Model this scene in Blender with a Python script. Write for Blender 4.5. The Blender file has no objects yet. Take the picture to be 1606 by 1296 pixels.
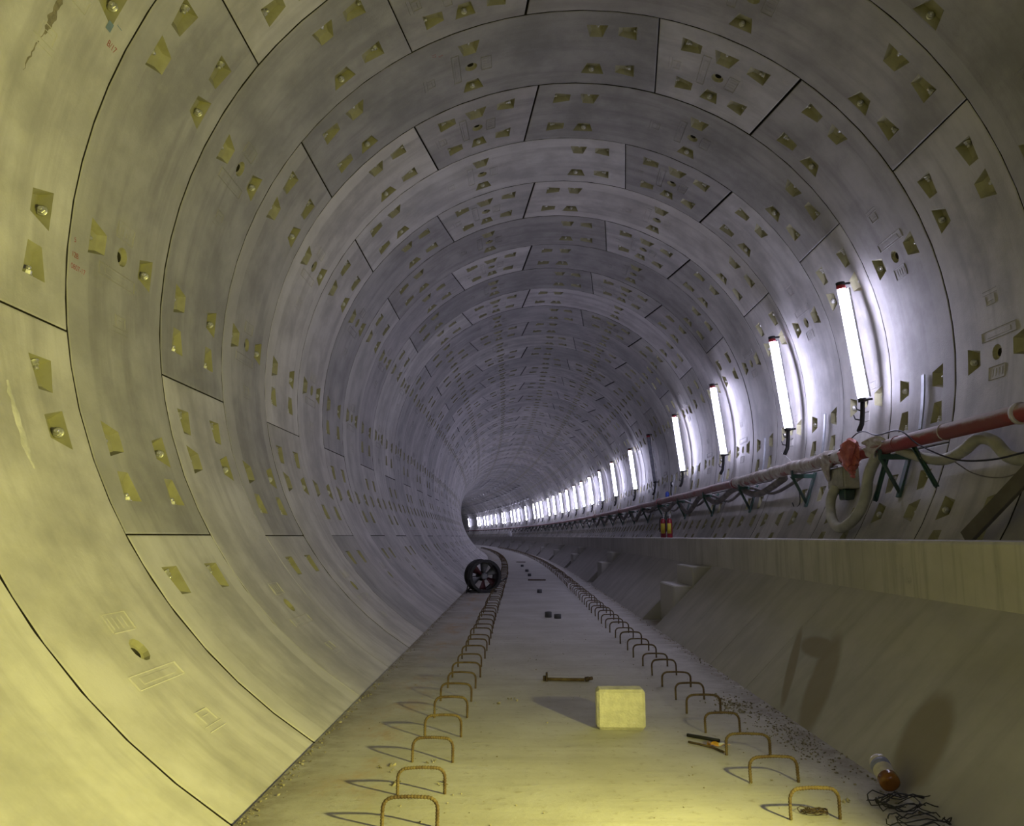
import bpy, math, random
from mathutils import Vector, Matrix
random.seed(7)
C = bpy.context.scene.collection
PI = math.pi
sin, cos, rad = math.sin, math.cos, math.radians
sc = bpy.context.scene

# ------------------------------------------------------------------ camera, world, light, exposure
cam_d = bpy.data.cameras.new('camera')
cam_d.sensor_width = 36.0
cam_d.lens = 36.0 * 1254.0 / 1606.0
cam_d.clip_start = 0.05
cam_d.clip_end = 400
cam = bpy.data.objects.new('camera', cam_d)
C.objects.link(cam)
yaw, pitch = -0.009, 0.153
fw = Vector((sin(yaw) * cos(pitch), cos(yaw) * cos(pitch), sin(pitch)))
rt = Vector((cos(yaw), -sin(yaw), 0))
up = rt.cross(fw)
cam.matrix_world = Matrix(((rt.x, up.x, -fw.x, -0.5096), (rt.y, up.y, -fw.y, 0.0),
                           (rt.z, up.z, -fw.z, 0.9127), (0, 0, 0, 1)))
sc.camera = cam
sc.view_settings.view_transform = 'Standard'
sc.view_settings.look = 'None'
sc.view_settings.gamma = 1
sc.view_settings.use_curve_mapping = False
sc.view_settings.exposure = 0.42
w = bpy.data.worlds.new('world')
sc.world = w
w.use_nodes = True
w.node_tree.nodes['Background'].inputs[0].default_value = (0.75, 0.78, 0.9, 1)
w.node_tree.nodes['Background'].inputs[1].default_value = 0.35

TUBE_STRENGTH = 32.0
# portable sodium work light, just outside the frame on the right, aimed across the track bed
ld = bpy.data.lights.new('work_light', 'SPOT')
ld.energy = 295
ld.color = (1.0, 0.93, 0.235)
ld.spot_size = rad(146)
ld.spot_blend = 1.0
ld.shadow_soft_size = 0.035
lo = bpy.data.objects.new('work_light', ld)
C.objects.link(lo)
lo.location = (0.90, 1.76, 0.79)
aim = Vector((-2.2, 2.75, 0.95)) - lo.location
lo.rotation_euler = aim.to_track_quat('-Z', 'Y').to_euler()

# ------------------------------------------------------------------ path of the tunnel
R = 2.75
ZC = 2.34
WR = 1.0412
S0 = 2.7415
K = 0.0024
S1 = 16.0


def path(s):
    if s <= S1:
        return 0.0, s, 0.0
    h = K * (s - S1)
    return -(1 - cos(h)) / K, S1 + sin(h) / K, h


def W(s, x, z):
    X, Y, h = path(s)
    return Vector((X + x * cos(h), Y + x * sin(h), z))


# ------------------------------------------------------------------ materials
def nodes(m):
    m.use_nodes = True
    nt = m.node_tree
    return nt, nt.nodes, nt.links, nt.nodes['Principled BSDF']


def N(nt, t, **kw):
    n = nt.nodes.new(t)
    for k, v in kw.items():
        setattr(n, k, v)
    return n


def mixc(nt, fac, a, b, mode='MIX'):
    n = nt.nodes.new('ShaderNodeMix')
    n.data_type = 'RGBA'
    n.blend_type = mode
    for i, v in ((0, fac), (6, a), (7, b)):
        if hasattr(v, 'type'):
            nt.links.new(v, n.inputs[i])
        elif i == 0:
            n.inputs[0].default_value = v
        else:
            n.inputs[i].default_value = (*v, 1)
    return n.outputs[2]


def math_(nt, op, a, b=0.0, clamp=False):
    n = nt.nodes.new('ShaderNodeMath')
    n.operation = op
    n.use_clamp = clamp
    for i, v in ((0, a), (1, b)):
        if hasattr(v, 'type'):
            nt.links.new(v, n.inputs[i])
        else:
            n.inputs[i].default_value = v
    return n.outputs[0]


def noise(nt, vec, scale, detail=4, rough=0.55):
    n = nt.nodes.new('ShaderNodeTexNoise')
    n.inputs['Scale'].default_value = scale
    n.inputs['Detail'].default_value = detail
    n.inputs['Roughness'].default_value = rough
    nt.links.new(vec, n.inputs['Vector'])
    return n.outputs['Fac']


def ramp(nt, fac, lo_, hi_, a=0.0, b=1.0):
    n = nt.nodes.new('ShaderNodeMapRange')
    n.inputs[1].default_value = lo_
    n.inputs[2].default_value = hi_
    n.inputs[3].default_value = a
    n.inputs[4].default_value = b
    n.interpolation_type = 'SMOOTHSTEP'
    nt.links.new(fac, n.inputs[0])
    return n.outputs[0]


def scaled(nt, vec, s):
    n = nt.nodes.new('ShaderNodeMapping')
    n.inputs['Scale'].default_value = s
    nt.links.new(vec, n.inputs['Vector'])
    return n.outputs[0]


def bump(nt, height, strength, dist, b):
    n = nt.nodes.new('ShaderNodeBump')
    n.inputs['Strength'].default_value = strength
    n.inputs['Distance'].default_value = dist
    nt.links.new(height, n.inputs['Height'])
    nt.links.new(n.outputs[0], b.inputs['Normal'])


def simple(name, col, rough=0.7, metal=0.0, var=0.12, scale=14.0, col2=None, bmp=0.15, spec=None):
    m = bpy.data.materials.new(name)
    nt, ns, ln, b = nodes(m)
    tc = N(nt, 'ShaderNodeTexCoord')
    f = noise(nt, tc.outputs['Object'], scale, 5)
    c2 = col2 or tuple(c * (1 - 2.4 * var) for c in col)
    out = mixc(nt, ramp(nt, f, 0.35, 0.65), c2, col)
    ln.new(out, b.inputs['Base Color'])
    b.inputs['Roughness'].default_value = rough
    b.inputs['Metallic'].default_value = metal
    if spec is not None:
        b.inputs['Specular IOR Level'].default_value = spec
    if bmp:
        bump(nt, noise(nt, tc.outputs['Object'], scale * 4, 3), bmp, 0.01, b)
    return m


def concrete_lining():
    m = bpy.data.materials.new('precast_concrete')
    nt, ns, ln, b = nodes(m)
    uv = N(nt, 'ShaderNodeUVMap')
    oi = N(nt, 'ShaderNodeObjectInfo')
    at = N(nt, 'ShaderNodeAttribute')
    at.attribute_name = 'tone'
    sep = N(nt, 'ShaderNodeSeparateXYZ')
    ln.new(uv.outputs[0], sep.inputs[0])
    comb = N(nt, 'ShaderNodeCombineXYZ')
    ln.new(sep.outputs[0], comb.inputs[0])
    ln.new(sep.outputs[1], comb.inputs[1])
    ln.new(math_(nt, 'MULTIPLY', oi.outputs['Random'], 53.0), comb.inputs[2])
    v = comb.outputs[0]
    streak = noise(nt, scaled(nt, v, (7, 0.7, 1)), 1.0, 5, 0.6)
    mot = noise(nt, v, 2.2, 6, 0.6)
    mot2 = noise(nt, v, 9.0, 5, 0.65)
    base = mixc(nt, ramp(nt, mot, 0.3, 0.7), (0.365, 0.357, 0.340), (0.580, 0.570, 0.550))
    base = mixc(nt, ramp(nt, streak, 0.42, 0.72, 0, 0.55), base, (0.29, 0.28, 0.27))
    base = mixc(nt, ramp(nt, mot2, 0.5, 0.8, 0, 0.45), base, (0.52, 0.50, 0.43))
    # lighter band along both ring edges
    u = math_(nt, 'DIVIDE', sep.outputs[0], WR)
    e = math_(nt, 'ABSOLUTE', math_(nt, 'SUBTRACT', u, 0.52))
    band = ramp(nt, e, 0.325, 0.335)
    bandr = math_(nt, 'MULTIPLY', band, ramp(nt, oi.outputs['Random'], 0.3, 0.9, 0.05, 0.45))
    base = mixc(nt, bandr, base, (0.63, 0.62, 0.60))
    base = mixc(nt, 1.0, base, oi.outputs['Color'], 'MULTIPLY')
    base = mixc(nt, 1.0, base, at.outputs['Color'], 'MULTIPLY')
    ln.new(base, b.inputs['Base Color'])
    b.inputs['Roughness'].default_value = 0.62
    b.inputs['Specular IOR Level'].default_value = 0.35
    h = math_(nt, 'ADD', noise(nt, v, 90, 3), math_(nt, 'MULTIPLY', mot2, 1.4))
    bump(nt, h, 0.22, 0.006, b)
    return m


M = {}
M['lining'] = concrete_lining()
M['pocket'] = simple('bolt_pocket_concrete', (0.39, 0.375, 0.225), 0.8, var=0.08, scale=9)
M['joint'] = simple('joint_gasket', (0.035, 0.030, 0.018), 0.9, var=0.1)
M['backing'] = simple('joint_dark', (0.03, 0.026, 0.018), 0.9, var=0.1)
M['zinc'] = simple('zinc_bolt', (0.72, 0.72, 0.66), 0.35, 0.6, var=0.1, scale=60)
M['hole'] = simple('grout_hole', (0.05, 0.045, 0.03), 0.8)
M['rust'] = simple('rusty_rebar', (0.165, 0.120, 0.055), 0.85, 0.05, col2=(0.095, 0.058, 0.030), scale=30, bmp=0.4)
M['darkrust'] = simple('dark_rusty_steel', (0.12, 0.08, 0.05), 0.7, 0.3, var=0.2, scale=30)
M['black'] = simple('black_plastic', (0.02, 0.02, 0.022), 0.55, var=0.1)
M['fanblack'] = simple('fan_drum_paint', (0.030, 0.030, 0.034), 0.5, 0.1, var=0.15)
M['fangrey'] = simple('fan_blade_grey', (0.22, 0.23, 0.25), 0.55, 0.3)
M['fanred'] = simple('fan_blade_red', (0.085, 0.02, 0.025), 0.6)
M['green'] = simple('green_bracket_paint', (0.045, 0.12, 0.09), 0.55, 0.2, col2=(0.07, 0.10, 0.09), scale=8)
M['greysteel'] = simple('galvanised_strip', (0.42, 0.45, 0.48), 0.45, 0.5, scale=8)
M['hose'] = simple('pale_hose', (0.50, 0.50, 0.38), 0.7, scale=6)
M['darkhose'] = simple('dusty_dark_hose', (0.14, 0.13, 0.13), 0.75, col2=(0.26, 0.24, 0.22), scale=5)
M['box'] = simple('junction_box_paint', (0.46, 0.45, 0.34), 0.6)
M['cloth'] = simple('dirty_white_cloth', (0.62, 0.60, 0.58), 0.9, col2=(0.40, 0.34, 0.31), scale=12)
M['redcloth'] = simple('red_plastic_sheet', (0.62, 0.20, 0.14), 0.6, col2=(0.45, 0.12, 0.09), scale=12)
M['extred'] = simple('extinguisher_red', (0.30, 0.025, 0.035), 0.35, bmp=0)
M['yellow'] = simple('yellow_label', (0.72, 0.62, 0.05), 0.5, bmp=0)
M['redcap'] = simple('red_cap', (0.5, 0.03, 0.04), 0.4, bmp=0)
M['white'] = simple('white_plastic', (0.75, 0.75, 0.75), 0.5, bmp=0)
M['blue'] = simple('blue_paint', (0.04, 0.09, 0.45), 0.45, bmp=0)
M['wood'] = simple('old_plank', (0.145, 0.13, 0.09), 0.8, scale=5)
M['bottle_body'] = simple('cloudy_plastic', (0.62, 0.58, 0.56), 0.3, bmp=0.05, scale=20)
M['bottle_label'] = simple('faded_blue_label', (0.25, 0.27, 0.45), 0.5, bmp=0)
M['liquid'] = simple('orange_liquid', (0.26, 0.10, 0.015), 0.2, bmp=0)
M['cup'] = simple('grey_sleeve', (0.09, 0.09, 0.10), 0.6)
M['debris'] = simple('rubble', (0.42, 0.38, 0.28), 0.9, scale=40, col2=(0.16, 0.14, 0.09))
M['blockm'] = simple('concrete_block', (0.66, 0.64, 0.50), 0.85, var=0.07, scale=26, bmp=0.5)
M['paintred'] = simple('red_stencil_paint', (0.42, 0.09, 0.07), 0.8, bmp=0)
M['paintblue'] = simple('blue_stencil_paint', (0.22, 0.32, 0.42), 0.8, bmp=0)
M['orange'] = simple('orange_wrapper', (0.75, 0.40, 0.04), 0.4, bmp=0)


def emit(name, col, s):
    m = bpy.data.materials.new(name)
    nt, ns, ln, b = nodes(m)
    b.inputs['Base Color'].default_value = (0.9, 0.9, 0.95, 1)
    b.inputs['Emission Color'].default_value = (*col, 1)
    b.inputs['Emission Strength'].default_value = s
    return m


M['tube'] = emit('lit_fluorescent', (0.72, 0.70, 1.0), TUBE_STRENGTH)
M['tubedim'] = simple('unlit_tube_glass', (0.42, 0.44, 0.52), 0.2, bmp=0)


def pipe_mat():
    m = bpy.data.materials.new('dusty_red_pipe')
    nt, ns, ln, b = nodes(m)
    uv = N(nt, 'ShaderNodeUVMap')
    sep = N(nt, 'ShaderNodeSeparateXYZ')
    ln.new(uv.outputs[0], sep.inputs[0])
    g = N(nt, 'ShaderNodeNewGeometry')
    sn = N(nt, 'ShaderNodeSeparateXYZ')
    ln.new(g.outputs['Normal'], sn.inputs[0])
    v = uv.outputs[0]
    n1 = noise(nt, scaled(nt, v, (5, 3, 1)), 1.0, 6, 0.65)
    n2 = noise(nt, scaled(nt, v, (1.3, 1, 1)), 1.0, 4)
    red = mixc(nt, ramp(nt, n2, 0.4, 0.6), (0.33, 0.022, 0.025), (0.24, 0.05, 0.05))
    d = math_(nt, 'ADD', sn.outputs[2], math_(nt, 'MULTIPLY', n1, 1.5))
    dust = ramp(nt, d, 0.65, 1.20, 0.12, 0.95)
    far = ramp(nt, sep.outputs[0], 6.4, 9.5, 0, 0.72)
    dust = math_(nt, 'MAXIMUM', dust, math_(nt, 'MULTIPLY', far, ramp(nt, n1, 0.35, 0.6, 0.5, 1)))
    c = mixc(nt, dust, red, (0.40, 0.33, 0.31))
    ln.new(c, b.inputs['Base Color'])
    b.inputs['Roughness'].default_value = 0.7
    bump(nt, n1, 0.5, 0.02, b)
    return m


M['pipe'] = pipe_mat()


def floor_mat():
    m = bpy.data.materials.new('cast_track_bed')
    nt, ns, ln, b = nodes(m)
    uv = N(nt, 'ShaderNodeUVMap')
    v = uv.outputs[0]              # x across, y along
    sep = N(nt, 'ShaderNodeSeparateXYZ')
    ln.new(v, sep.inputs[0])
    trowel = noise(nt, scaled(nt, v, (1.2, 9, 1)), 1.0, 6, 0.6)
    mot = noise(nt, v, 1.7, 6, 0.6)
    fine = noise(nt, v, 22, 5, 0.7)
    base = mixc(nt, ramp(nt, mot, 0.3, 0.7), (0.42, 0.405, 0.365), (0.54, 0.53, 0.50))
    base = mixc(nt, ramp(nt, trowel, 0.45, 0.75, 0, 0.40), base, (0.33, 0.31, 0.27))
    base = mixc(nt, ramp(nt, fine, 0.54, 0.72, 0, 0.5), base, (0.24, 0.20, 0.13))
    # rust stains left of the loops, grime along both edges
    ed = ramp(nt, math_(nt, 'ABSOLUTE', math_(nt, 'ADD', sep.outputs[0], 0.29)), 0.85, 1.16, 0, 1)
    g = math_(nt, 'MULTIPLY', ed, ramp(nt, noise(nt, v, 6, 6, 0.7), 0.35, 0.62, 0.1, 0.7))
    base = mixc(nt, g, base, (0.17, 0.14, 0.09))
    rx = ramp(nt, math_(nt, 'ABSOLUTE', math_(nt, 'ADD', sep.outputs[0], 1.15)), 0.0, 0.22, 1, 0)
    ru = math_(nt, 'MULTIPLY', rx, ramp(nt, noise(nt, scaled(nt, v, (3, 1.6, 1)), 1.0, 5, 0.7), 0.46, 0.66, 0, 0.6))
    base = mixc(nt, ru, base, (0.42, 0.25, 0.08))
    ln.new(base, b.inputs['Base Color'])
    b.inputs['Roughness'].default_value = 0.75
    h = math_(nt, 'ADD', math_(nt, 'MULTIPLY', trowel, 0.9), math_(nt, 'MULTIPLY', fine, 0.6))
    bump(nt, h, 0.45, 0.012, b)
    return m


M['floor'] = floor_mat()


def haunch_mat(blotches):
    m = bpy.data.materials.new('cast_haunch_concrete')
    nt, ns, ln, b = nodes(m)
    uv = N(nt, 'ShaderNodeUVMap')
    v = uv.outputs[0]              # x along the tunnel, y up the slope
    sep = N(nt, 'ShaderNodeSeparateXYZ')
    ln.new(v, sep.inputs[0])
    st = noise(nt, scaled(nt, v, (8, 1.0, 1)), 1.0, 6, 0.6)
    mot = noise(nt, v, 2.4, 6, 0.6)
    base = mixc(nt, ramp(nt, mot, 0.3, 0.7), (0.37, 0.36, 0.35), (0.47, 0.46, 0.45))
    base = mixc(nt, ramp(nt, st, 0.45, 0.75, 0, 0.45), base, (0.29, 0.28, 0.27))
    if blotches:
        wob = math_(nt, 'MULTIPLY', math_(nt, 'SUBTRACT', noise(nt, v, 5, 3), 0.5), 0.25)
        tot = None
        for (a, c, ra, rc, q) in blotches:   # darker brown ellipses: centre (s, up), radii, slant
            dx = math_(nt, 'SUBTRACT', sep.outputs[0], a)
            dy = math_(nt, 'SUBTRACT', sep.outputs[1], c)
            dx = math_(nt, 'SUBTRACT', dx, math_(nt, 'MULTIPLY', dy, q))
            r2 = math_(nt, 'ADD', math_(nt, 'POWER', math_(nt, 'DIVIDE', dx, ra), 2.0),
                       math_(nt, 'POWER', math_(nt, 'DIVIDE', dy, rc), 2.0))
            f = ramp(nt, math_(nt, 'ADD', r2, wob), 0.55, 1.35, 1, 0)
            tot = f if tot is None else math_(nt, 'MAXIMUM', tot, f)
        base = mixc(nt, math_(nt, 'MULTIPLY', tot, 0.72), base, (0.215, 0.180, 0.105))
    ln.new(base, b.inputs['Base Color'])
    b.inputs['Roughness'].default_value = 0.78
    bump(nt, math_(nt, 'ADD', st, mot), 0.25, 0.01, b)
    return m


M['haunch'] = haunch_mat(None)
M['haunch_blotched'] = haunch_mat([(3.18, 0.21, 0.16, 0.22, 0.5), (4.27, 0.24, 0.15, 0.30, 0.9),
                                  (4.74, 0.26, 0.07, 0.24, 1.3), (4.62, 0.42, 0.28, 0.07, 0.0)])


def walk_mat():
    m = bpy.data.materials.new('walkway_concrete')
    nt, ns, ln, b = nodes(m)
    uv = N(nt, 'ShaderNodeUVMap')
    v = uv.outputs[0]
    st = noise(nt, scaled(nt, v, (14, 0.9, 1)), 1.0, 5, 0.6)
    mot = noise(nt, v, 1.6, 6, 0.6)
    spot = noise(nt, scaled(nt, v, (3, 2, 1)), 1.0, 6, 0.75)
    base = mixc(nt, ramp(nt, mot, 0.3, 0.7), (0.40, 0.39, 0.36), (0.52, 0.51, 0.48))
    base = mixc(nt, ramp(nt, st, 0.46, 0.70, 0, 0.50), base, (0.24, 0.23, 0.21))
    base = mixc(nt, ramp(nt, spot, 0.64, 0.74, 0, 0.6), base, (0.12, 0.11, 0.09))
    ln.new(base, b.inputs['Base Color'])
    b.inputs['Roughness'].default_value = 0.75
    bump(nt, math_(nt, 'ADD', st, spot), 0.3, 0.01, b)
    return m


M['walk'] = walk_mat()


# ------------------------------------------------------------------ mesh helpers
class MB:
    def __init__(s):
        s.v = []; s.f = []; s.mi = []; s.sm = []; s.uv = []

    def face(s, idx, mi=0, sm=False, uv=None):
        s.f.append(tuple(idx)); s.mi.append(mi); s.sm.append(sm)
        s.uv.append(uv if uv else [(0, 0)] * len(idx))

    def add(s, pts):
        n = len(s.v)
        s.v.extend([tuple(p) for p in pts])
        return n

    def box(s, lo_, hi_, mi=0, mat=None, bev=0.0):
        (x0, y0, z0), (x1, y1, z1) = lo_, hi_
        if bev <= 0:
            p = [(x0, y0, z0), (x1, y0, z0), (x1, y1, z0), (x0, y1, z0), (x0, y0, z1), (x1, y0, z1), (x1, y1, z1), (x0, y1, z1)]
            fs = [(0, 3, 2, 1), (4, 5, 6, 7), (0, 1, 5, 4), (1, 2, 6, 5), (2, 3, 7, 6), (3, 0, 4, 7)]
        else:
            import itertools
            p = []
            fs = []
            c = [(x0, x1), (y0, y1), (z0, z1)]
            ids = {}
            for sx in (0, 1):
                for sy in (0, 1):
                    for sz in (0, 1):
                        for ax in range(3):
                            q = [c[0][sx], c[1][sy], c[2][sz]]
                            sg = (sx, sy, sz)
                            for k in range(3):
                                if k != ax:
                                    q[k] += bev if sg[k] == 0 else -bev
                            ids[(sx, sy, sz, ax)] = len(p)
                            p.append(tuple(q))
            for ax in range(3):
                a, b_ = [k for k in range(3) if k != ax]
                for sd in (0, 1):
                    q = []
                    for (i, j) in ((0, 0), (1, 0), (1, 1), (0, 1)):
                        k = [0, 0, 0]; k[ax] = sd; k[a] = i; k[b_] = j
                        q.append(ids[(*k, ax)])
                    fs.append(q)
                for i in (0, 1):       # edges parallel to ax
                    for j in (0, 1):
                        k0 = [0, 0, 0]; k0[a] = i; k0[b_] = j
                        k1 = list(k0); k1[ax] = 1
                        fs.append([ids[(*k0, a)], ids[(*k0, b_)], ids[(*k1, b_)], ids[(*k1, a)]])
            for sx in (0, 1):
                for sy in (0, 1):
                    for sz in (0, 1):
                        fs.append([ids[(sx, sy, sz, 0)], ids[(sx, sy, sz, 1)], ids[(sx, sy, sz, 2)]])
        if mat is not None:
            p = [mat @ Vector(q) for q in p]
        n = s.add(p)
        for f in fs:
            s.face([n + i for i in f], mi)

    def tube(s, pts, r, n=8, mi=0, cap=True, rfun=None, closed=False, uvs=None):
        pts = [Vector(p) for p in pts]
        L = len(pts)
        base = []
        prev = None
        dist = 0.0
        ds = []
        for i, p in enumerate(pts):
            a = pts[max(i - 1, 0)]; b_ = pts[min(i + 1, L - 1)]
            t = (b_ - a).normalized()
            if prev is None:
                ref = Vector((0, 0, 1)) if abs(t.z) < 0.9 else Vector((1, 0, 0))
                nrm = (ref - t * ref.dot(t)).normalized()
            else:
                nrm = (prev - t * prev.dot(t)).normalized()
            prev = nrm
            bi = t.cross(nrm)
            rr = rfun(i) if rfun else r
            ring = []
            for k in range(n):
                a_ = 2 * PI * k / n
                ring.append(p + nrm * cos(a_) * rr + bi * sin(a_) * rr)
            base.append(s.add(ring))
            if i: dist += (pts[i] - pts[i - 1]).length
            ds.append(uvs[i] if uvs else dist)
        for i in range(L - 1):
            for k in range(n):
                k2 = (k + 1) % n
                a_, b_ = k / n, (k + 1) / n
                s.face([base[i] + k, base[i + 1] + k, base[i + 1] + k2, base[i] + k2], mi, True,
                       [(ds[i], a_), (ds[i + 1], a_), (ds[i + 1], b_), (ds[i], b_)])
        if cap:
            s.face([base[0] + k for k in range(n)], mi)
            s.face([base[-1] + k for k in reversed(range(n))], mi)

    def lathe(s, prof, n=24, mi=0, mat=None, sm=True, mis=None):
        base = []
        for (r, z) in prof:
            ring = [Vector((r * cos(2 * PI * k / n), r * sin(2 * PI * k / n), z)) for k in range(n)]
            if mat is not None: ring = [mat @ q for q in ring]
            base.append(s.add(ring))
        for i in range(len(prof) - 1):
            for k in range(n):
                k2 = (k + 1) % n
                s.face([base[i] + k, base[i] + k2, base[i + 1] + k2, base[i + 1] + k], mis[i] if mis else mi, sm)
        s.face([base[0] + k for k in reversed(range(n))], mis[0] if mis else mi)
        s.face([base[-1] + k for k in range(n)], mis[-1] if mis else mi)

    def mesh(s, name, mats, tone=None):
        me = bpy.data.meshes.new(name)
        me.from_pydata(s.v, [], s.f)
        for m in (mats if isinstance(mats, (list, tuple)) else [mats]):
            me.materials.append(m)
        me.polygons.foreach_set('material_index', s.mi)
        me.polygons.foreach_set('use_smooth', s.sm)
        uvl = me.uv_layers.new(name='UVMap')
        flat = []
        for u_ in s.uv:
            for a, b_ in u_: flat += [a, b_]
        uvl.data.foreach_set('uv', flat)
        if tone is not None:
            ca = me.color_attributes.new('tone', 'FLOAT_COLOR', 'POINT')
            vals = []
            if isinstance(tone, list):
                for t in tone: vals += [t, t, t, 1]
            else:
                vals = [tone, tone, tone, 1] * len(s.v)
            ca.data.foreach_set('color', vals)
        me.update()
        return me


def obj(name, me, parent=None, mw=None, loc=None, rz=0.0):
    o = bpy.data.objects.new(name, me)
    C.objects.link(o)
    if parent is not None: o.parent = parent
    if mw is not None: o.matrix_basis = mw
    if loc is not None:
        o.location = loc
        o.rotation_euler = (0, 0, rz)
    return o


def build(mb, name, mats, parent=None, **kw):
    return obj(name, mb.mesh(name, mats), parent, **kw)


def tag(o, label, cat, group=None):
    o['label'] = label
    o['category'] = cat
    if group: o['group'] = group
    return o


def empty(name, loc, rz=0.0):
    o = bpy.data.objects.new(name, None)
    C.objects.link(o)
    o.location = loc
    o.rotation_euler = (0, 0, rz)
    return o


def place(name, s, x, z):
    return empty(name, W(s, x, z), path(s)[2])


def copy_tree(o, parent=None):
    c = o.copy()
    C.objects.link(c)
    c.parent = parent
    for ch in o.children: copy_tree(ch, c)
    return c


# ------------------------------------------------------------------ the segmental lining
def surf(u, th, d=0.0):
    """point of the lining: u 0..1 along the ring, th degrees, d outward from the inner face"""
    r = R + d
    return (r * cos(rad(th)), u * WR, r * sin(rad(th)))


US = [0.0055, 0.0125, 0.13, 0.35, 0.42, 0.58, 0.65, 0.87, 0.9875, 0.9945]


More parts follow.
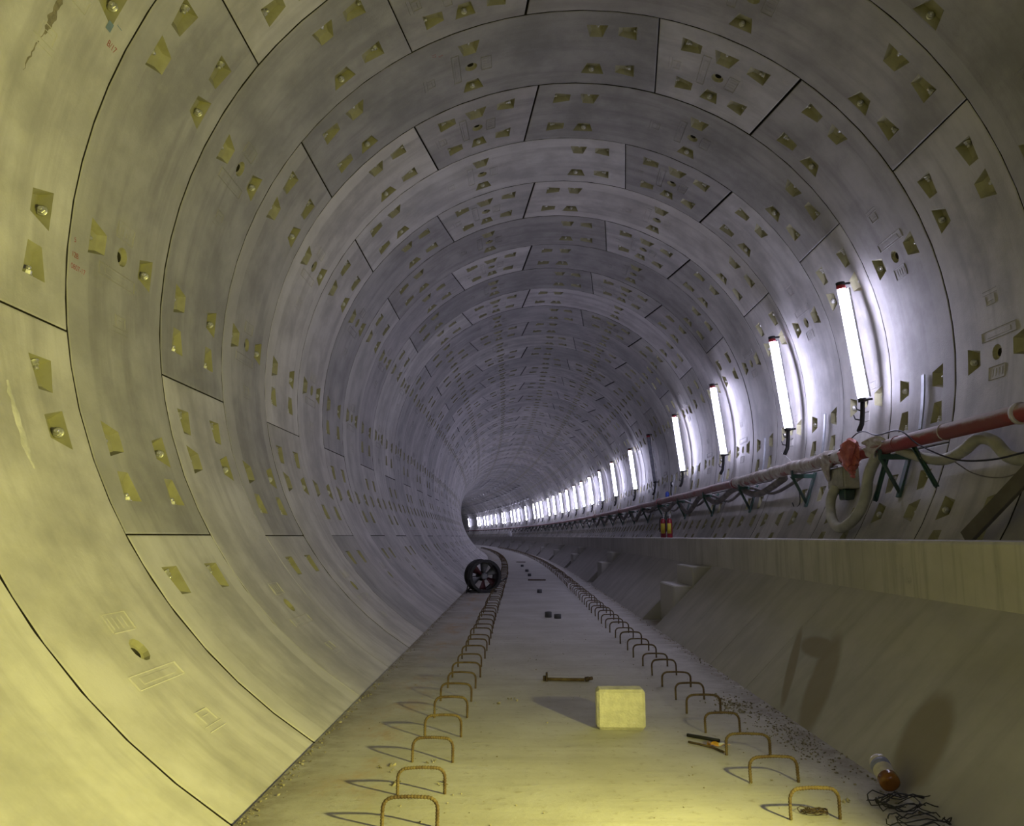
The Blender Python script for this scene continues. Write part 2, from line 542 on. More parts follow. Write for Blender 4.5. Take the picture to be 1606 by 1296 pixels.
def segment(tc, half, key, TL, TR):
    """precast segment centred on angle tc; TL, TR: taper of the high-angle and low-angle edge"""
    mb = MB()
    bolts = []

    def warp(u, th):
        d1 = max(0.0, 1 - abs(tc + half - th) / 14.0)
        d2 = max(0.0, 1 - abs(th - tc + half) / 14.0)
        return th + (u - 0.5) * (TL * d1 + TR * d2)

    def P(u, th, d=0.0): return surf(u, warp(u, th), d)

    def UV(u, th): return (u * WR, rad(th) * R)
    e0, e1 = 0.10, 0.27
    h = half
    cols = [h - e0, h - e1, h - 3.5, h - 7.8]
    if key:
        cols += [2.5]
    else:
        cols += [h - 8.8, 20.0, 15.5, 11, 6.5, 2.5]
        cols = [c for c in cols if c is not None]
        cols = [h - e0, h - e1, h - 3.5, h - 7.8, 25.3, 20.1, 15.5, 11, 6.6, 2.5]
    cols = sorted(set([c for c in cols] + [-c for c in cols]))
    nu, nc = len(US), len(cols)
    grid = {}
    for i, u in enumerate(US):
        for j, c in enumerate(cols):
            edge = 0.0035 if (i in (0, nu - 1) or j in (0, nc - 1)) else 0.0
            grid[(i, j)] = mb.add([P(u, tc + c, edge)])

    def quad_to(i, j, hole, uvh):
        """fill a grid cell around a hole polygon given as 4 verts in the same order"""
        cs = [grid[(i, j)], grid[(i + 1, j)], grid[(i + 1, j + 1)], grid[(i, j + 1)]]
        cuv = [UV(US[i], tc + cols[j]), UV(US[i + 1], tc + cols[j]), UV(US[i + 1], tc + cols[j + 1]), UV(US[i], tc + cols[j + 1])]
        for k in range(4):
            k2 = (k + 1) % 4
            mb.face([cs[k], cs[k2], hole[k2], hole[k]], 0, True, [cuv[k], cuv[k2], uvh[k2], uvh[k]])

    def pocket(i, j, top, bot):
        # top: 4 (u, th) corners ordered like the cell; bot: 4 (u, th, depth)
        t = [mb.add([P(a, tc + b_)]) for a, b_ in top]
        quad_to(i, j, t, [UV(a, tc + b_) for a, b_ in top])
        bt = [mb.add([P(a, tc + b_, d)]) for a, b_, d in bot]
        for k in range(4):
            k2 = (k + 1) % 4
            mb.face([t[k], t[k2], bt[k2], bt[k]], 1)
        mb.face(bt, 1)

    cells = {}
    for j in range(nc - 1):
        a, b_ = cols[j], cols[j + 1]
        m_ = (a + b_) / 2
        kind = None
        if a > 0 and abs(b_ - (h - 3.5)) < 1e-6: kind = 'jh'
        if b_ < 0 and abs(a + (h - 3.5)) < 1e-6: kind = 'jl'
        if abs(m_) < 0.1: kind = 'c'
        if (not key) and abs(abs(m_) - 22.7) < 0.3: kind = 'c'
        if kind == 'c' and 210 < tc + m_ < 262: kind = None
        if kind:
            cells[(2, j)] = (kind, 0, m_)
            cells[(6, j)] = (kind, 1, m_)
        if abs(m_) < 0.1: cells[(4, j)] = ('h', 0, m_)
    for i in range(nu - 1):
        for j in range(nc - 1):
            if (i, j) not in cells:
                us = (i, i + 1, i + 1, i); js = (j, j, j + 1, j + 1)
                rim = i in (0, nu - 2) or j in (0, nc - 2)
                mb.face([grid[(a, b_)] for a, b_ in zip(us, js)], 0, not rim, [UV(US[a], tc + cols[b_]) for a, b_ in zip(us, js)])
                continue
            kind, far, m_ = cells[(i, j)]
            if kind == 'c':
                if not far:
                    top = [(0.17, m_ - 2.0), (0.325, m_ - 1.15), (0.325, m_ + 1.15), (0.17, m_ + 2.0)]
                    bot = [(0.188, m_ - 1.5, .060), (0.285, m_ - 0.9, .032), (0.285, m_ + 0.9, .032), (0.188, m_ + 1.5, .060)]
                    bolts.append((0.184, m_, 0.034, 'u', 1))
                else:
                    top = [(0.69, m_ - 1.15), (0.84, m_ - 2.0), (0.84, m_ + 2.0), (0.69, m_ + 1.15)]
                    bot = [(0.725, m_ - 0.9, .032), (0.822, m_ - 1.5, .060), (0.822, m_ + 1.5, .060), (0.725, m_ + 0.9, .032)]
                    bolts.append((0.826, m_, 0.034, 'u', -1))
                pocket(i, j, top, bot)
            elif kind in ('jh', 'jl'):
                sg = 1 if kind == 'jh' else -1
                uc = 0.235 if not far else 0.745
                wv, nv = h - 3.95, h - 7.35
                W2, N2 = 0.083, 0.052
                a = {'w': sg * wv, 'n': sg * nv}
                lo_th, hi_th = ('n', 'w') if sg > 0 else ('w', 'n')
                hw = {'w': W2, 'n': N2}
                top = [(uc - hw[lo_th], a[lo_th]), (uc + hw[lo_th], a[lo_th]), (uc + hw[hi_th], a[hi_th]), (uc - hw[hi_th], a[hi_th])]
                ins = {'w': sg * (wv - 0.35), 'n': sg * (nv + 0.75)}
                hb = {'w': 0.060, 'n': 0.036}
                dp = {'w': .060, 'n': .032}
                bot = [(uc - hb[lo_th], ins[lo_th], dp[lo_th]), (uc + hb[lo_th], ins[lo_th], dp[lo_th]),
                       (uc + hb[hi_th], ins[hi_th], dp[hi_th]), (uc - hb[hi_th], ins[hi_th], dp[hi_th])]
                pocket(i, j, top, bot)
                bolts.append((uc, sg * (wv - 0.3), 0.034, 't', -sg))
            elif kind == 'h':
                nseg = 12
                ro = 1.15
                ring, uvr = [], []
                # polygon angles start at the cell corner order
                for k in range(nseg):
                    a_ = -3 * PI / 4 + 2 * PI * k / nseg
                    uu = 0.5 + ro * rad(1) * R / WR * cos(a_) ; tt = m_ + ro * sin(a_)
                    # order must follow corners: (lo,lo),(hi,lo),(hi,hi),(lo,hi)
                    ring.append((uu, tt))
                vo = [mb.add([P(u, tc + t)]) for u, t in ring]
                vi = [mb.add([P(0.5 + (u - 0.5) * .80, tc + t * .80, .020)]) for u, t in ring]
                vc = [mb.add([P(0.5 + (u - 0.5) * .52, tc + t * .52, .022)]) for u, t in ring]
                vd = [mb.add([P(0.5 + (u - 0.5) * .50, tc + t * .50, .068)]) for u, t in ring]
                cs = [grid[(i, j)], grid[(i + 1, j)], grid[(i + 1, j + 1)], grid[(i, j + 1)]]
                q = nseg // 4
                for k in range(4):
                    k2 = (k + 1) % 4
                    seq = [vo[(k * q + x) % nseg] for x in range(q + 1)]
                    uvs = [UV(*(lambda r_: (r_[0], tc + r_[1]))(ring[(k * q + x) % nseg])) for x in range(q + 1)]
                    ca = (US[i] if k in (0, 3) else US[i + 1], tc + (cols[j] if k in (0, 1) else cols[j + 1]))
                    cb = (US[i] if k2 in (0, 3) else US[i + 1], tc + (cols[j] if k2 in (0, 1) else cols[j + 1]))
                    mb.face([cs[k], cs[k2]] + seq[::-1], 0, True, [UV(*ca), UV(*cb)] + uvs[::-1])
                for k in range(nseg):
                    k2 = (k + 1) % nseg
                    mb.face([vo[k], vo[k2], vi[k2], vi[k]], 1)
                    mb.face([vi[k], vi[k2], vc[k2], vc[k]], 1)
                    mb.face([vc[k], vc[k2], vd[k2], vd[k]], 3)
                mb.face(vd, 3)
    # sides of the segment
    per = [(0, j) for j in range(nc)] + [(i, nc - 1) for i in range(1, nu)] + \
          [(nu - 1, j) for j in range(nc - 2, -1, -1)] + [(i, 0) for i in range(nu - 2, 0, -1)]
    outer = {}
    for (i, j) in per: outer[(i, j)] = mb.add([P(US[i], tc + cols[j], 0.075)])
    for k in range(len(per)):
        a, b_ = per[k], per[(k + 1) % len(per)]
        mb.face([grid[a], grid[b_], outer[b_], outer[a]], 2)

    # cast marks: raised frames, plate and moulding emblem (3 mm proud)
    def plate(u0, u1, t0, t1, hgt=0.003, mi=0, sk=0.0):
        hgt *= 1.8
        ins = 0.004
        o_ = [(u0, t0), (u1, t0 + sk), (u1, t1 + sk), (u0, t1)]
        i_ = [(u0 + ins, t0 + .06), (u1 - ins, t0 + .06 + sk), (u1 - ins, t1 - .06 + sk), (u0 + ins, t1 - .06)]
        a = [mb.add([P(u, tc + t, 0.0005)]) for u, t in o_]
        b_ = [mb.add([P(u, tc + t, -hgt)]) for u, t in i_]
        for k in range(4):
            k2 = (k + 1) % 4
            mb.face([a[k], a[k2], b_[k2], b_[k]], mi, False, [UV(*(o_[k][0], tc + o_[k][1]))] * 4)
        mb.face(b_, mi, False, [UV(u, tc + t) for u, t in i_])

    def frame(u0, u1, t0, t1):
        wu, wt = 0.007, 0.12
        plate(u0, u1, t0, t0 + wt)
        plate(u0, u1, t1 - wt, t1)
        plate(u0, u0 + wu, t0, t1)
        plate(u1 - wu, u1, t0, t1)
    frame(0.28, 0.66, 2.0, 3.5)
    plate(0.34, 0.60, 2.35, 3.1, .0015)
    frame(0.41, 0.59, -3.9, -1.9)
    for q in range(4): plate(0.435 + .035 * q, 0.447 + .035 * q, -3.5, -2.3, .0015)
    # emblem: a bar beside a rounded triangle
    g0 = 7.1 if not key else 7.0
    plate(0.43, 0.59, g0 + 1.5, g0 + 1.62); plate(0.43, 0.59, g0 + 2.05, g0 + 2.2)
    plate(0.46, 0.47, g0, g0 + 1.4); plate(0.56, 0.57, g0, g0 + 1.4)
    plate(0.46, 0.57, g0 - .05, g0 + .1); plate(0.49, 0.545, g0 + .5, g0 + .65)
    for q, f in enumerate(mb.f):       # the smooth inner face looks inwards
        if mb.sm[q] and mb.mi[q] == 0:
            a, b_, c = (Vector(mb.v[f[k]]) for k in (0, 1, 2))
            if (b_ - a).cross(c - a).dot(Vector((a.x, 0, a.z))) > 0:
                mb.f[q] = tuple(reversed(f)); mb.uv[q] = list(reversed(mb.uv[q]))
    return mb, bolts, P


def radial_normals(me, mws=None):
    """true cylinder normals on the smooth inner faces"""
    me.validate()
    nr = []
    for p in me.polygons:
        for li in p.loop_indices:
            if p.use_smooth and p.material_index == 0:
                co = me.vertices[me.loops[li].vertex_index].co
                nr.append(Vector((-co.x, 0, -co.z)).normalized())
            else:
                nr.append(p.normal.copy())
    me.normals_split_custom_set(nr)
    return me


KEYW = 11.4
TYPES = {}
for nm, kc in (('A', 64.1), ('B', 109.6)):
    segs = [(kc, KEYW, True, -2.9, 2.8),
            (kc + 45.5, 34.05, False, 0, -2.9),
            (kc + 113.25, 33.7, False, 0, 0),
            (kc + 180.65, 33.7, False, 0, 0),
            (kc - 45.7, 34.1, False, 2.8, 0)]
    if nm == 'A': segs.append((kc - 113.5, 33.7, False, 0, 0))
    if nm == 'B': segs[3] = (kc - 113.5, 33.7, False, 0, 0)
    # per type: 0 key, 1 left of key, 2 left, 3 lower left, 4 right of key, 5 lower right
    order = [0, 1, 2, 3, 4, 5] if nm == 'A' else [0, 1, 2, 5, 4]
    TYPES[nm] = []
    for k, (tc, hf, key, tl, tr) in zip(order, segs):
        mb, bl, P = segment(tc, hf, key, tl, tr)
        TYPES[nm].append((k, tc, mb, bl, radial_normals(mb.mesh('lining_segment_' + nm, [M['lining'], M['pocket'], M['joint'], M['hole']], 1.0))))

bm_ = MB()
bm_.lathe([(0.026, 0.0), (0.026, 0.004), (0.017, 0.005)], 12, 0)
bm_.lathe([(0.020, 0.004), (0.020, 0.022), (0.017, 0.024)], 6, 0, sm=False)
bm_.lathe([(0.011, 0.02), (0.011, 0.040), (0.008, 0.043)], 8, 0)
bolt_me = bm_.mesh('bolt', M['zinc'])


def bolt_matrix(tc, u, t, d, ax, sg):
    p = Vector(surf(u, tc + t, d))
    th = rad(tc + t)
    z = Vector((0, sg, 0)) if ax == 'u' else Vector((-sin(th), 0, cos(th))) * sg
    inward = Vector((-cos(th), 0, -sin(th)))
    z = (z + inward * 0.30).normalized()
    x = z.orthogonal().normalized()
    y = z.cross(x)
    m = Matrix((x, y, z)).transposed().to_4x4()
    m.translation = p
    return m


# joined bolts for rings where a bolt is only a speck
def joined_bolts(tc, bl):
    mb = MB()
    for (u, t, d, ax, sg) in bl:
        mb.lathe([(0.022, 0), (0.02, 0.02), (0.01, 0.04)], 5, 0, mat=bolt_matrix(tc, u, t, d, ax, sg))
    return mb


shell = MB()
ns_ = 72
prev = None
ss = [-9 + 1.5 * i for i in range(90)]
for s_ in ss:
    ring = [W(s_, (R + .07) * cos(2 * PI * k / ns_), ZC + (R + .07) * sin(2 * PI * k / ns_)) for k in range(ns_)]
    b0 = shell.add(ring)
    if prev is not None:
        for k in range(ns_):
            k2 = (k + 1) % ns_
            shell.face([prev + k, prev + k2, b0 + k2, b0 + k], 0, True)
    prev = b0
wall = build(shell, 'wall_tunnel', M['backing'])
wall['kind'] = 'structure'
wall['label'] = 'round tunnel wall lined with rings of grey precast concrete segments'

TONE = {(0, 1): 1.12, (0, 2): 1.12, (-1, 2): 1.15, (-1, 3): 1.15,
        (1, 1): 1.12, (1, 2): 0.80, (1, 3): 1.1, (1, 4): 0.72, (1, 0): 0.8,
        (2, 0): 0.78, (2, 1): 0.74, (2, 2): 1.08, (2, 4): 0.78, (2, 5): 0.95,
        (3, 0): 1.0, (3, 1): 0.66, (3, 2): 0.80, (3, 3): 1.05, (3, 4): 0.72, (3, 5): 0.95,
        (4, 0): 0.84, (4, 1): 1.12, (4, 2): 1.1, (4, 4): 0.70, (4, 5): 1.0,
        (5, 0): 0.74, (5, 1): 1.10, (5, 2): 1.05, (5, 4): 1.05,
        (6, 0): 0.95, (6, 1): 0.74, (6, 2): 1.0, (6, 4): 1.15,
        (7, 0): 1.0, (7, 1): 0.70, (7, 2): 0.9, (7, 4): 0.85,
        (8, 0): 1.1, (8, 1): 0.8, (8, 4): 0.72, (9, 1): 0.66, (10, 4): 1.1}
NIND = 53
joined = {}
seg_by = {}
for nm in TYPES:
    for (k, tc, mb, bl, me) in TYPES[nm]:
        jb = joined_bolts(tc, bl)
        joined[(nm, k)] = jb.mesh('bolts', M['zinc'])
for j in range(-1, NIND):
    nm = 'A' if j % 2 else 'B'
    s_ = S0 + j * WR
    X, Y, h0 = path(s_)
    _, _, h1 = path(s_ + WR / 2)
    for (k, tc, mb, bl, me) in TYPES[nm]:
        o = obj('lining_segment', me, wall, loc=(X, Y, ZC), rz=h1)
        t = TONE.get((j, k), random.uniform(0.74, 1.12))
        o.color = (t, t * random.uniform(0.985, 1.0), t * random.uniform(0.955, 0.995), 1)
        o.location.x += random.uniform(-1, 1) * .002
        o.location.z += random.uniform(-1, 1) * .002
        seg_by[(j, k)] = (o, tc)
        if j <= 5:
            for bb in bl:
                obj('bolt', bolt_me, o, mw=bolt_matrix(tc, *bb))
        elif j <= 24:
            q = obj('bolts', joined[(nm, k)], o)
            q['kind'] = 'stuff'
# remaining rings (far ones a few pixels wide, and those behind the camera), joined
far = MB()
tones = []
for j in list(range(-11, -1)) + list(range(NIND, 116)):
    nm = 'A' if j % 2 else 'B'
    s_ = S0 + j * WR
    X, Y, h0 = path(s_)
    _, _, h1 = path(s_ + WR / 2)
    mw = Matrix.Translation((X, Y, ZC)) @ Matrix.Rotation(h1, 4, 'Z')
    for (k, tc, mb, bl, me) in TYPES[nm]:
        n = far.add([mw @ Vector(p) for p in mb.v])
        t = random.uniform(0.76, 1.12)
        tones += [t] * len(mb.v)
        far.f += [tuple(n + i for i in f) for f in mb.f]
        far.mi += mb.mi; far.sm += mb.sm
        far.uv += [[(a, b_ + j * 3.1) for a, b_ in u_] for u_ in mb.uv]
fo = obj('distant_lining_segments', far.mesh('distant_lining', [M['lining'], M['pocket'], M['joint'], M['hole']], tones), wall)
fo['kind'] = 'stuff'


# stencilled marks on two segments
def stencil(j, k, u, th, txt, size, mat, name='stencil_mark'):
    o, tc = seg_by[(j, k)]
    cu = bpy.data.curves.new('stencil', 'FONT')
    cu.body = txt
    cu.size = size
    cu.materials.append(mat)
    t = bpy.data.objects.new(name, cu)
    C.objects.link(t)
    t.parent = o
    a = rad(th)
    x = Vector((0, 1, 0))
    nrm = Vector((-cos(a), 0, -sin(a)))
    y = nrm.cross(x)
    m = Matrix((x, y, nrm)).transposed().to_4x4()
    m.translation = Vector(surf(u, th, -0.002))
    t.matrix_basis = m


stencil(0, 1, 0.93, 154.9, '17', .045, M['paintred'])
stencil(0, 1, 0.86, 156.4, '\u25a0', .06, M['paintblue'])
stencil(0, 1, 0.80, 157.6, '\u25a0', .06, M['paintblue'])
stencil(0, 1, 0.86, 158.8, 'B/17', .045, M['paintred'])
stencil(1, 2, 0.04, 179.2, '5', .04, M['paintred'])
stencil(1, 2, 0.03, 180.8, '12B', .04, M['paintred'])
stencil(1, 2, 0.03, 182.1, '0807-17', .04, M['paintred'])
stencil(3, 1, 0.14, 116.4, '17', .05, M['paintred'])
stencil(3, 1, 0.19, 115.2, '5', .05, M['paintred'])


def smear(j, k, u0, t0, u1, t1, wd, mat, name, d, seed):
    """thin irregular patch lying on a segment, from (u0, t0) to (u1, t1)"""
    o, tc = seg_by[(j, k)]
    rn = random.Random(seed)
    mb = MB()
    n = 14
    prev = None
    for q in range(n + 1):
        f = q / n
        w_ = wd * sin(PI * min(max(f, .06), .94)) ** .6 * rn.uniform(.6, 1.15)
        u = u0 + (u1 - u0) * f + rn.uniform(-.006, .006)
        t_ = t0 + (t1 - t0) * f
        b0 = mb.add([surf(u - w_, t_, .001), surf(u - w_ * .5, t_, -d), surf(u + w_ * .5, t_, -d), surf(u + w_, t_, .001)])
        if prev is not None:
            for m_ in range(3): mb.face([prev + m_, prev + m_ + 1, b0 + m_ + 1, b0 + m_], 0, True)
        prev = b0
    return build(mb, name, mat, o)


M['plaster'] = simple('white_repair_plaster', (0.74, 0.73, 0.66), 0.8)
M['spall'] = simple('rough_spalled_concrete', (0.30, 0.27, 0.19), 0.9, scale=40, bmp=0.8)
smear(0, 2, 0.48, 196.6, 0.49, 204.8, .032, M['plaster'], 'plaster_smear', .004, 3)['label'] = 'long white plaster smear'
smear(0, 1, 0.50, 158.6, 0.50, 163.2, .030, M['spall'], 'spalled_patch', .003, 4)['label'] = 'rough dark spalled patch'
smear(0, 1, 0.49, 162.8, 0.46, 167.5, .008, M['spall'], 'spalled_patch', .002, 5)['label'] = 'thin crack below the spalled patch'

# ------------------------------------------------------------------ floor
SS = [-4 + 0.5 * i for i in range(40)] + [16 + 1.5 * i for i in range(72)]


def sweep(prof, s_list, uvf, mb=None, mi=0, capped=True, closed=True):
    """sweep a closed (x,z) profile along the tunnel"""
    mb = mb or MB()
    n = len(prof)
    prev = None
    for q, s_ in enumerate(s_list):
        b0 = mb.add([W(s_, x, z) for x, z in prof])
        if prev is not None:
            sp = s_list[q - 1]
            for k in range(n if closed else n - 1):
                k2 = (k + 1) % n
                mb.face([prev + k, prev + k2, b0 + k2, b0 + k], mi, False,
                        [uvf(sp, k, 0), uvf(sp, k, 1), uvf(s_, k, 1), uvf(s_, k, 0)])
        elif capped:
            mb.face([b0 + k for k in range(n)], mi)
        prev = b0
    if capped: mb.face([prev + k for k in reversed(range(n))], mi)
    return mb


fp = [(-1.425, 0.0), (1.40, 0.0), (1.20, -0.10), (-1.20, -0.10)]
flo = build(sweep(fp, SS, lambda s_, k, e: (fp[(k + e) % 4][0], s_)), 'floor', M['floor'])
flo['kind'] = 'structure'
flo['label'] = 'flat cast concrete track bed along the bottom of the tunnel'

# ------------------------------------------------------------------ walkway and haunch on the right
wp = [(1.47, 0.02), (1.47, 0.878), (1.478, 0.890), (2.318, 0.890), (1.60, 0.12)]
wl = [0, .86, .875, 1.7, 2.6, 3.0]
walk = build(sweep(wp, SS, lambda s_, k, e: (s_, wl[k + e])), 'walkway', M['walk'])
walk['kind'] = 'structure'
walk['label'] = 'raised concrete walkway ledge along the right side of the tunnel'
GAP0, PER, STEPW = 8.36, 7.30, 0.80
pi_ = 0
s_end = GAP0
while s_end < 122:
    a = s_end - PER + STEPW + 0.03
    b_ = s_end
    if s_end == GAP0: a = 0.9
    hp = [(0.86, 0.0), (1.472, 0.612), (1.472, 0.0)]
    n = 8 if s_end < 30 else 4
    # grooves where the shuttering met
    gr = [5.06, 5.97] if s_end == GAP0 else [a + 2.2, a + 4.3]
    sl = sorted([a + (b_ - a) * i / n for i in range(n + 1)])
    mb = MB()
    pts = []
    for g in gr: pts += [(g - .006, 0), (g - .003, 1), (g + .003, 1), (g + .006, 0)]
    allp = sorted([(s_, 0) for s_ in sl if all(abs(s_ - g) > .02 for g in gr)] + (pts if s_end < 40 else []))
    prev = None
    for (s_, gflag) in allp:
        d = 0.004 if gflag else 0
        b0 = mb.add([W(s_, 0.86 + d, 0), W(s_, 1.472, 0.612 - d), W(s_, 1.472, 0.0)])
        if prev is not None:
            p0, sp = prev
            for k in range(3):
                k2 = (k + 1) % 3
                mb.face([p0 + k, p0 + k2, b0 + k2, b0 + k], 0, False, [(sp, k * .86), (sp, (k + 1) * .86), (s_, (k + 1) * .86), (s_, k * .86)])
        else:
            mb.face([b0, b0 + 1, b0 + 2])
        prev = (b0, s_)
    mb.face([prev[0] + 2, prev[0] + 1, prev[0]])
    build(mb, 'haunch_panel', M['haunch_blotched'] if s_end == GAP0 else M['haunch'], walk)
    # two concrete steps in the gap behind the panel
    for (x0, zt) in ((1.265, 0.605), (1.070, 0.410)):
        mb = MB()
        mat = Matrix.Translation(W(s_end + .03, 0, 0)) @ Matrix.Rotation(path(s_end + .4)[2], 4, 'Z')
        x1 = 1.472 if x0 > 1.2 else 1.265
        mb.box((x0, 0.0, 0.0), (x1, STEPW, zt), mat=mat, bev=0.012)
        build(mb, 'step', M['walk'], walk)
    s_end += PER
    pi_ += 1

# ------------------------------------------------------------------ rebar loops
def loop_mesh(nr, nseg, ribs, wd=0.172, hh=0.092, r=0.0058, lean=0.0):
    pts = []
    rc = 0.034
    def arc(cx_, a0, a1, m):
        for i in range(m + 1):
            a_ = a0 + (a1 - a0) * i / m
            pts.append((cx_ + rc * cos(a_), 0, hh - rc + rc * sin(a_)))
    hw = wd / 2
    pts.append((-hw, 0, -0.01))
    nl = nseg
    for i in range(1, nl): pts.append((-hw, 0, (hh - rc) * i / nl))
    arc(-hw + rc, PI, PI / 2, 5)
    for i in range(1, nl * 2): pts.append((-hw + rc + (wd - 2 * rc) * i / (nl * 2), 0, hh + 0.002 * sin(PI * i / (nl * 2))))
    arc(hw - rc, PI / 2, 0, 5)
    for i in range(1, nl): pts.append((hw, 0, (hh - rc) * (1 - i / nl)))
    pts.append((hw, 0, -0.01))
    pts = [(x, lean * z, z) for x, y, z in pts]
    if ribs:   # resample finely for the ribs
        out = []
        for a, b_ in zip(pts, pts[1:]):
            a, b_ = Vector(a), Vector(b_)
            m = max(2, int((b_ - a).length / 0.0022))
            for i in range(m): out.append(a.lerp(b_, i / m))
        out.append(Vector(pts[-1]))
        pts = out
    mb = MB()
    mb.tube(pts, r, nr, rfun=(lambda i: r * (1.14 if (i // 2) % 2 else 0.92)) if ribs else None)
    return mb.mesh('rebar_loop', M['rust'])


loop_hi = [loop_mesh(8, 4, True, lean=l) for l in (0.0, 0.12, -0.08)]
loop_mid = [loop_mesh(6, 2, False, lean=l) for l in (0.0, 0.15, -0.1)]
loop_lo = [loop_mesh(4, 1, False, r=0.0062)]
ordn = ['nearest', 'second', 'third', 'fourth', 'fifth', 'sixth', 'seventh', 'eighth', 'ninth', 'tenth', 'eleventh', 'twelfth',
        'thirteenth', 'fourteenth', 'fifteenth', 'sixteenth', 'seventeenth', 'eighteenth', 'nineteenth', 'twentieth']
for side, x0, st in (('left', -0.860, [2.70, 3.03, 3.44, 3.85, 4.25, 4.66, 5.05]), ('right', 0.450, [2.785, 3.18, 3.555, 3.95, 4.36, 4.72])):
    s_ = st[-1]
    lst = list(st)
    while len(lst) < 150:
        s_ += 0.396
        lst.append(s_ + random.uniform(-.02, .02))
    for i, s_ in enumerate(lst):
        pool = loop_hi if i < 7 else (loop_mid if i < 40 else loop_lo)
        o = obj('rebar_loop', random.choice(pool), loc=W(s_, x0 + random.uniform(-1, 1) * .006, 0), rz=path(s_)[2] + random.uniform(-.09, .09))
        o.scale = (random.uniform(.94, 1.06), 1, random.uniform(.92, 1.08))
        if i < 20:
            lb = '%s rusty rebar loop from the camera in the %s row on the track bed' % (ordn[i], side)
        elif s_ < 14:
            lb = 'small rebar loop in the %s row just before the fan' % side
        else:
            lb = 'tiny dark rebar loop far along the %s row, beyond the fan' % side
        tag(o, lb, 'rebar loop', 'rebar loops in the %s row' % side)

# ------------------------------------------------------------------ concrete block and floor litter
mb = MB()
mb.box((0, 0, 0), (0.232, 0.115, 0.185), bev=0.014)
me = mb.mesh('concrete_block', M['blockm'])
blk = obj('concrete_block', me, loc=(-0.140, 3.995, 0.0), rz=rad(-1.5))
sub = blk.modifiers.new('s', 'SUBSURF'); sub.subdivision_type = 'SIMPLE'; sub.levels = 3; sub.render_levels = 3
tx = bpy.data.textures.new('blockn', 'CLOUDS'); tx.noise_scale = 0.05
dm = blk.modifiers.new('d', 'DISPLACE'); dm.texture = tx; dm.strength = 0.007; dm.mid_level = 0.5
tag(blk, 'pale rectangular concrete block standing alone on the track bed', 'block')

# bent threaded rod
t = empty('bent_bolt_rod', (-0.330, 5.30, 0.0), rad(-3))
mb = MB(); mb.tube([(0.0, 0, 0.012), (0.08, 0, 0.011), (0.2, -0.004, 0.011), (0.235, -0.004, 0.011)], 0.010, 8)
build(mb, 'shank', M['rust'], t)
mb = MB(); mb.tube([(0.238, -.004, .013), (0.262, 0.0, .017)], 0.015, 6); mb.tube([(0.262, 0, .017), (0.285, .008, .02)], 0.011, 6)
build(mb, 'nut', M['darkrust'], t)
mb = MB(); mb.box((-0.012, -0.02, 0), (0.0, 0.03, 0.052), bev=.002); mb.box((-0.03, 0.0, 0), (-0.012, 0.028, 0.030), bev=.002)
build(mb, 'end_plate', M['darkrust'], t)
tag(t, 'rusty bolt rod with upright end plate lying behind the pale block', 'rod')

# small grey plastic sleeves and flat bars down the middle
for i, (x, s_, d, hh) in enumerate([(-.18, 9.36, .040, .062), (-.08, 9.23, .040, .048), (-.18, 13.36, .04, .055), (-.265, 18.85, .04, .06), (-.28, 21.2, .045, .06), (-.33, 24.74, .045, .06)]):
    mb = MB(); mb.lathe([(d, 0), (d, hh), (d * .72, hh), (d * .7, .012)], 16)
    o = build(mb, 'pipe_sleeve', M['cup'], loc=W(s_, x, 0))
    lb = ['taller of the two dark sleeve stubs behind the bolt rod', 'shorter right one of the two dark sleeve stubs behind the bolt rod',
          'single dark sleeve stub on the bed beside the fan', 'dark sleeve stub just beyond the nearer flat bar',
          'dark sleeve stub between the two flat bars', 'faintest dark sleeve stub nearest the far flat bar'][i]
    tag(o, lb, 'sleeve', 'dark sleeve stubs along the middle of the bed')
for i, (x0, x1, s_) in enumerate([(-.33, .04, 17.0), (-.42, -.10, 28.7)]):
    mb = MB(); mb.box((0, 0, 0), (x1 - x0, .05, .025), bev=.004)
    o = build(mb, 'flat_bar', M['darkrust'], loc=W(s_, x0, 0), rz=rad(-4))
    tag(o, ['nearer dark flat bar lying across the middle of the bed', 'farther dark flat bar lying across the middle of the bed'][i], 'bar', 'flat bars')

# bottle leaning on the foot of the haunch
bt = empty('plastic_bottle', (0.815, 3.03, 0.036))
ax = Vector((0.004, 0.10, 0.048)).normalized()
xx = ax.orthogonal().normalized(); yy = ax.cross(xx)
bm4 = Matrix((xx, yy, ax)).transposed().to_4x4()
mb = MB(); mb.lathe([(.022, 0), (.032, .006), (.0345, .014), (.0335, .05), (.0345, .055), (.0345, .10), (.0335, .113), (.029, .127), (.019, .138), (.0135, .142)], 20, 0, mat=bm4)
body = build(mb, 'bottle_body', M['bottle_body'], bt)
mb = MB(); mb.lathe([(.0228, -.001), (.0335, .005), (.0357, .014), (.0347, .038)], 20, 0, mat=bm4)
build(mb, 'liquid', M['liquid'], body)['label'] = 'orange liquid at the bottom'
mb = MB(); mb.lathe([(.0352, .080), (.0353, .104)], 20, 0, mat=bm4)
build(mb, 'bottle_label', M['bottle_label'], body)['label'] = 'faded blue label band'
mb = MB(); mb.lathe([(.0142, .139), (.0142, .143)], 14, 0, mat=bm4)
build(mb, 'cap', M['white'], body)
tag(bt, 'cloudy plastic bottle with orange liquid at foot of the right slope', 'bottle')


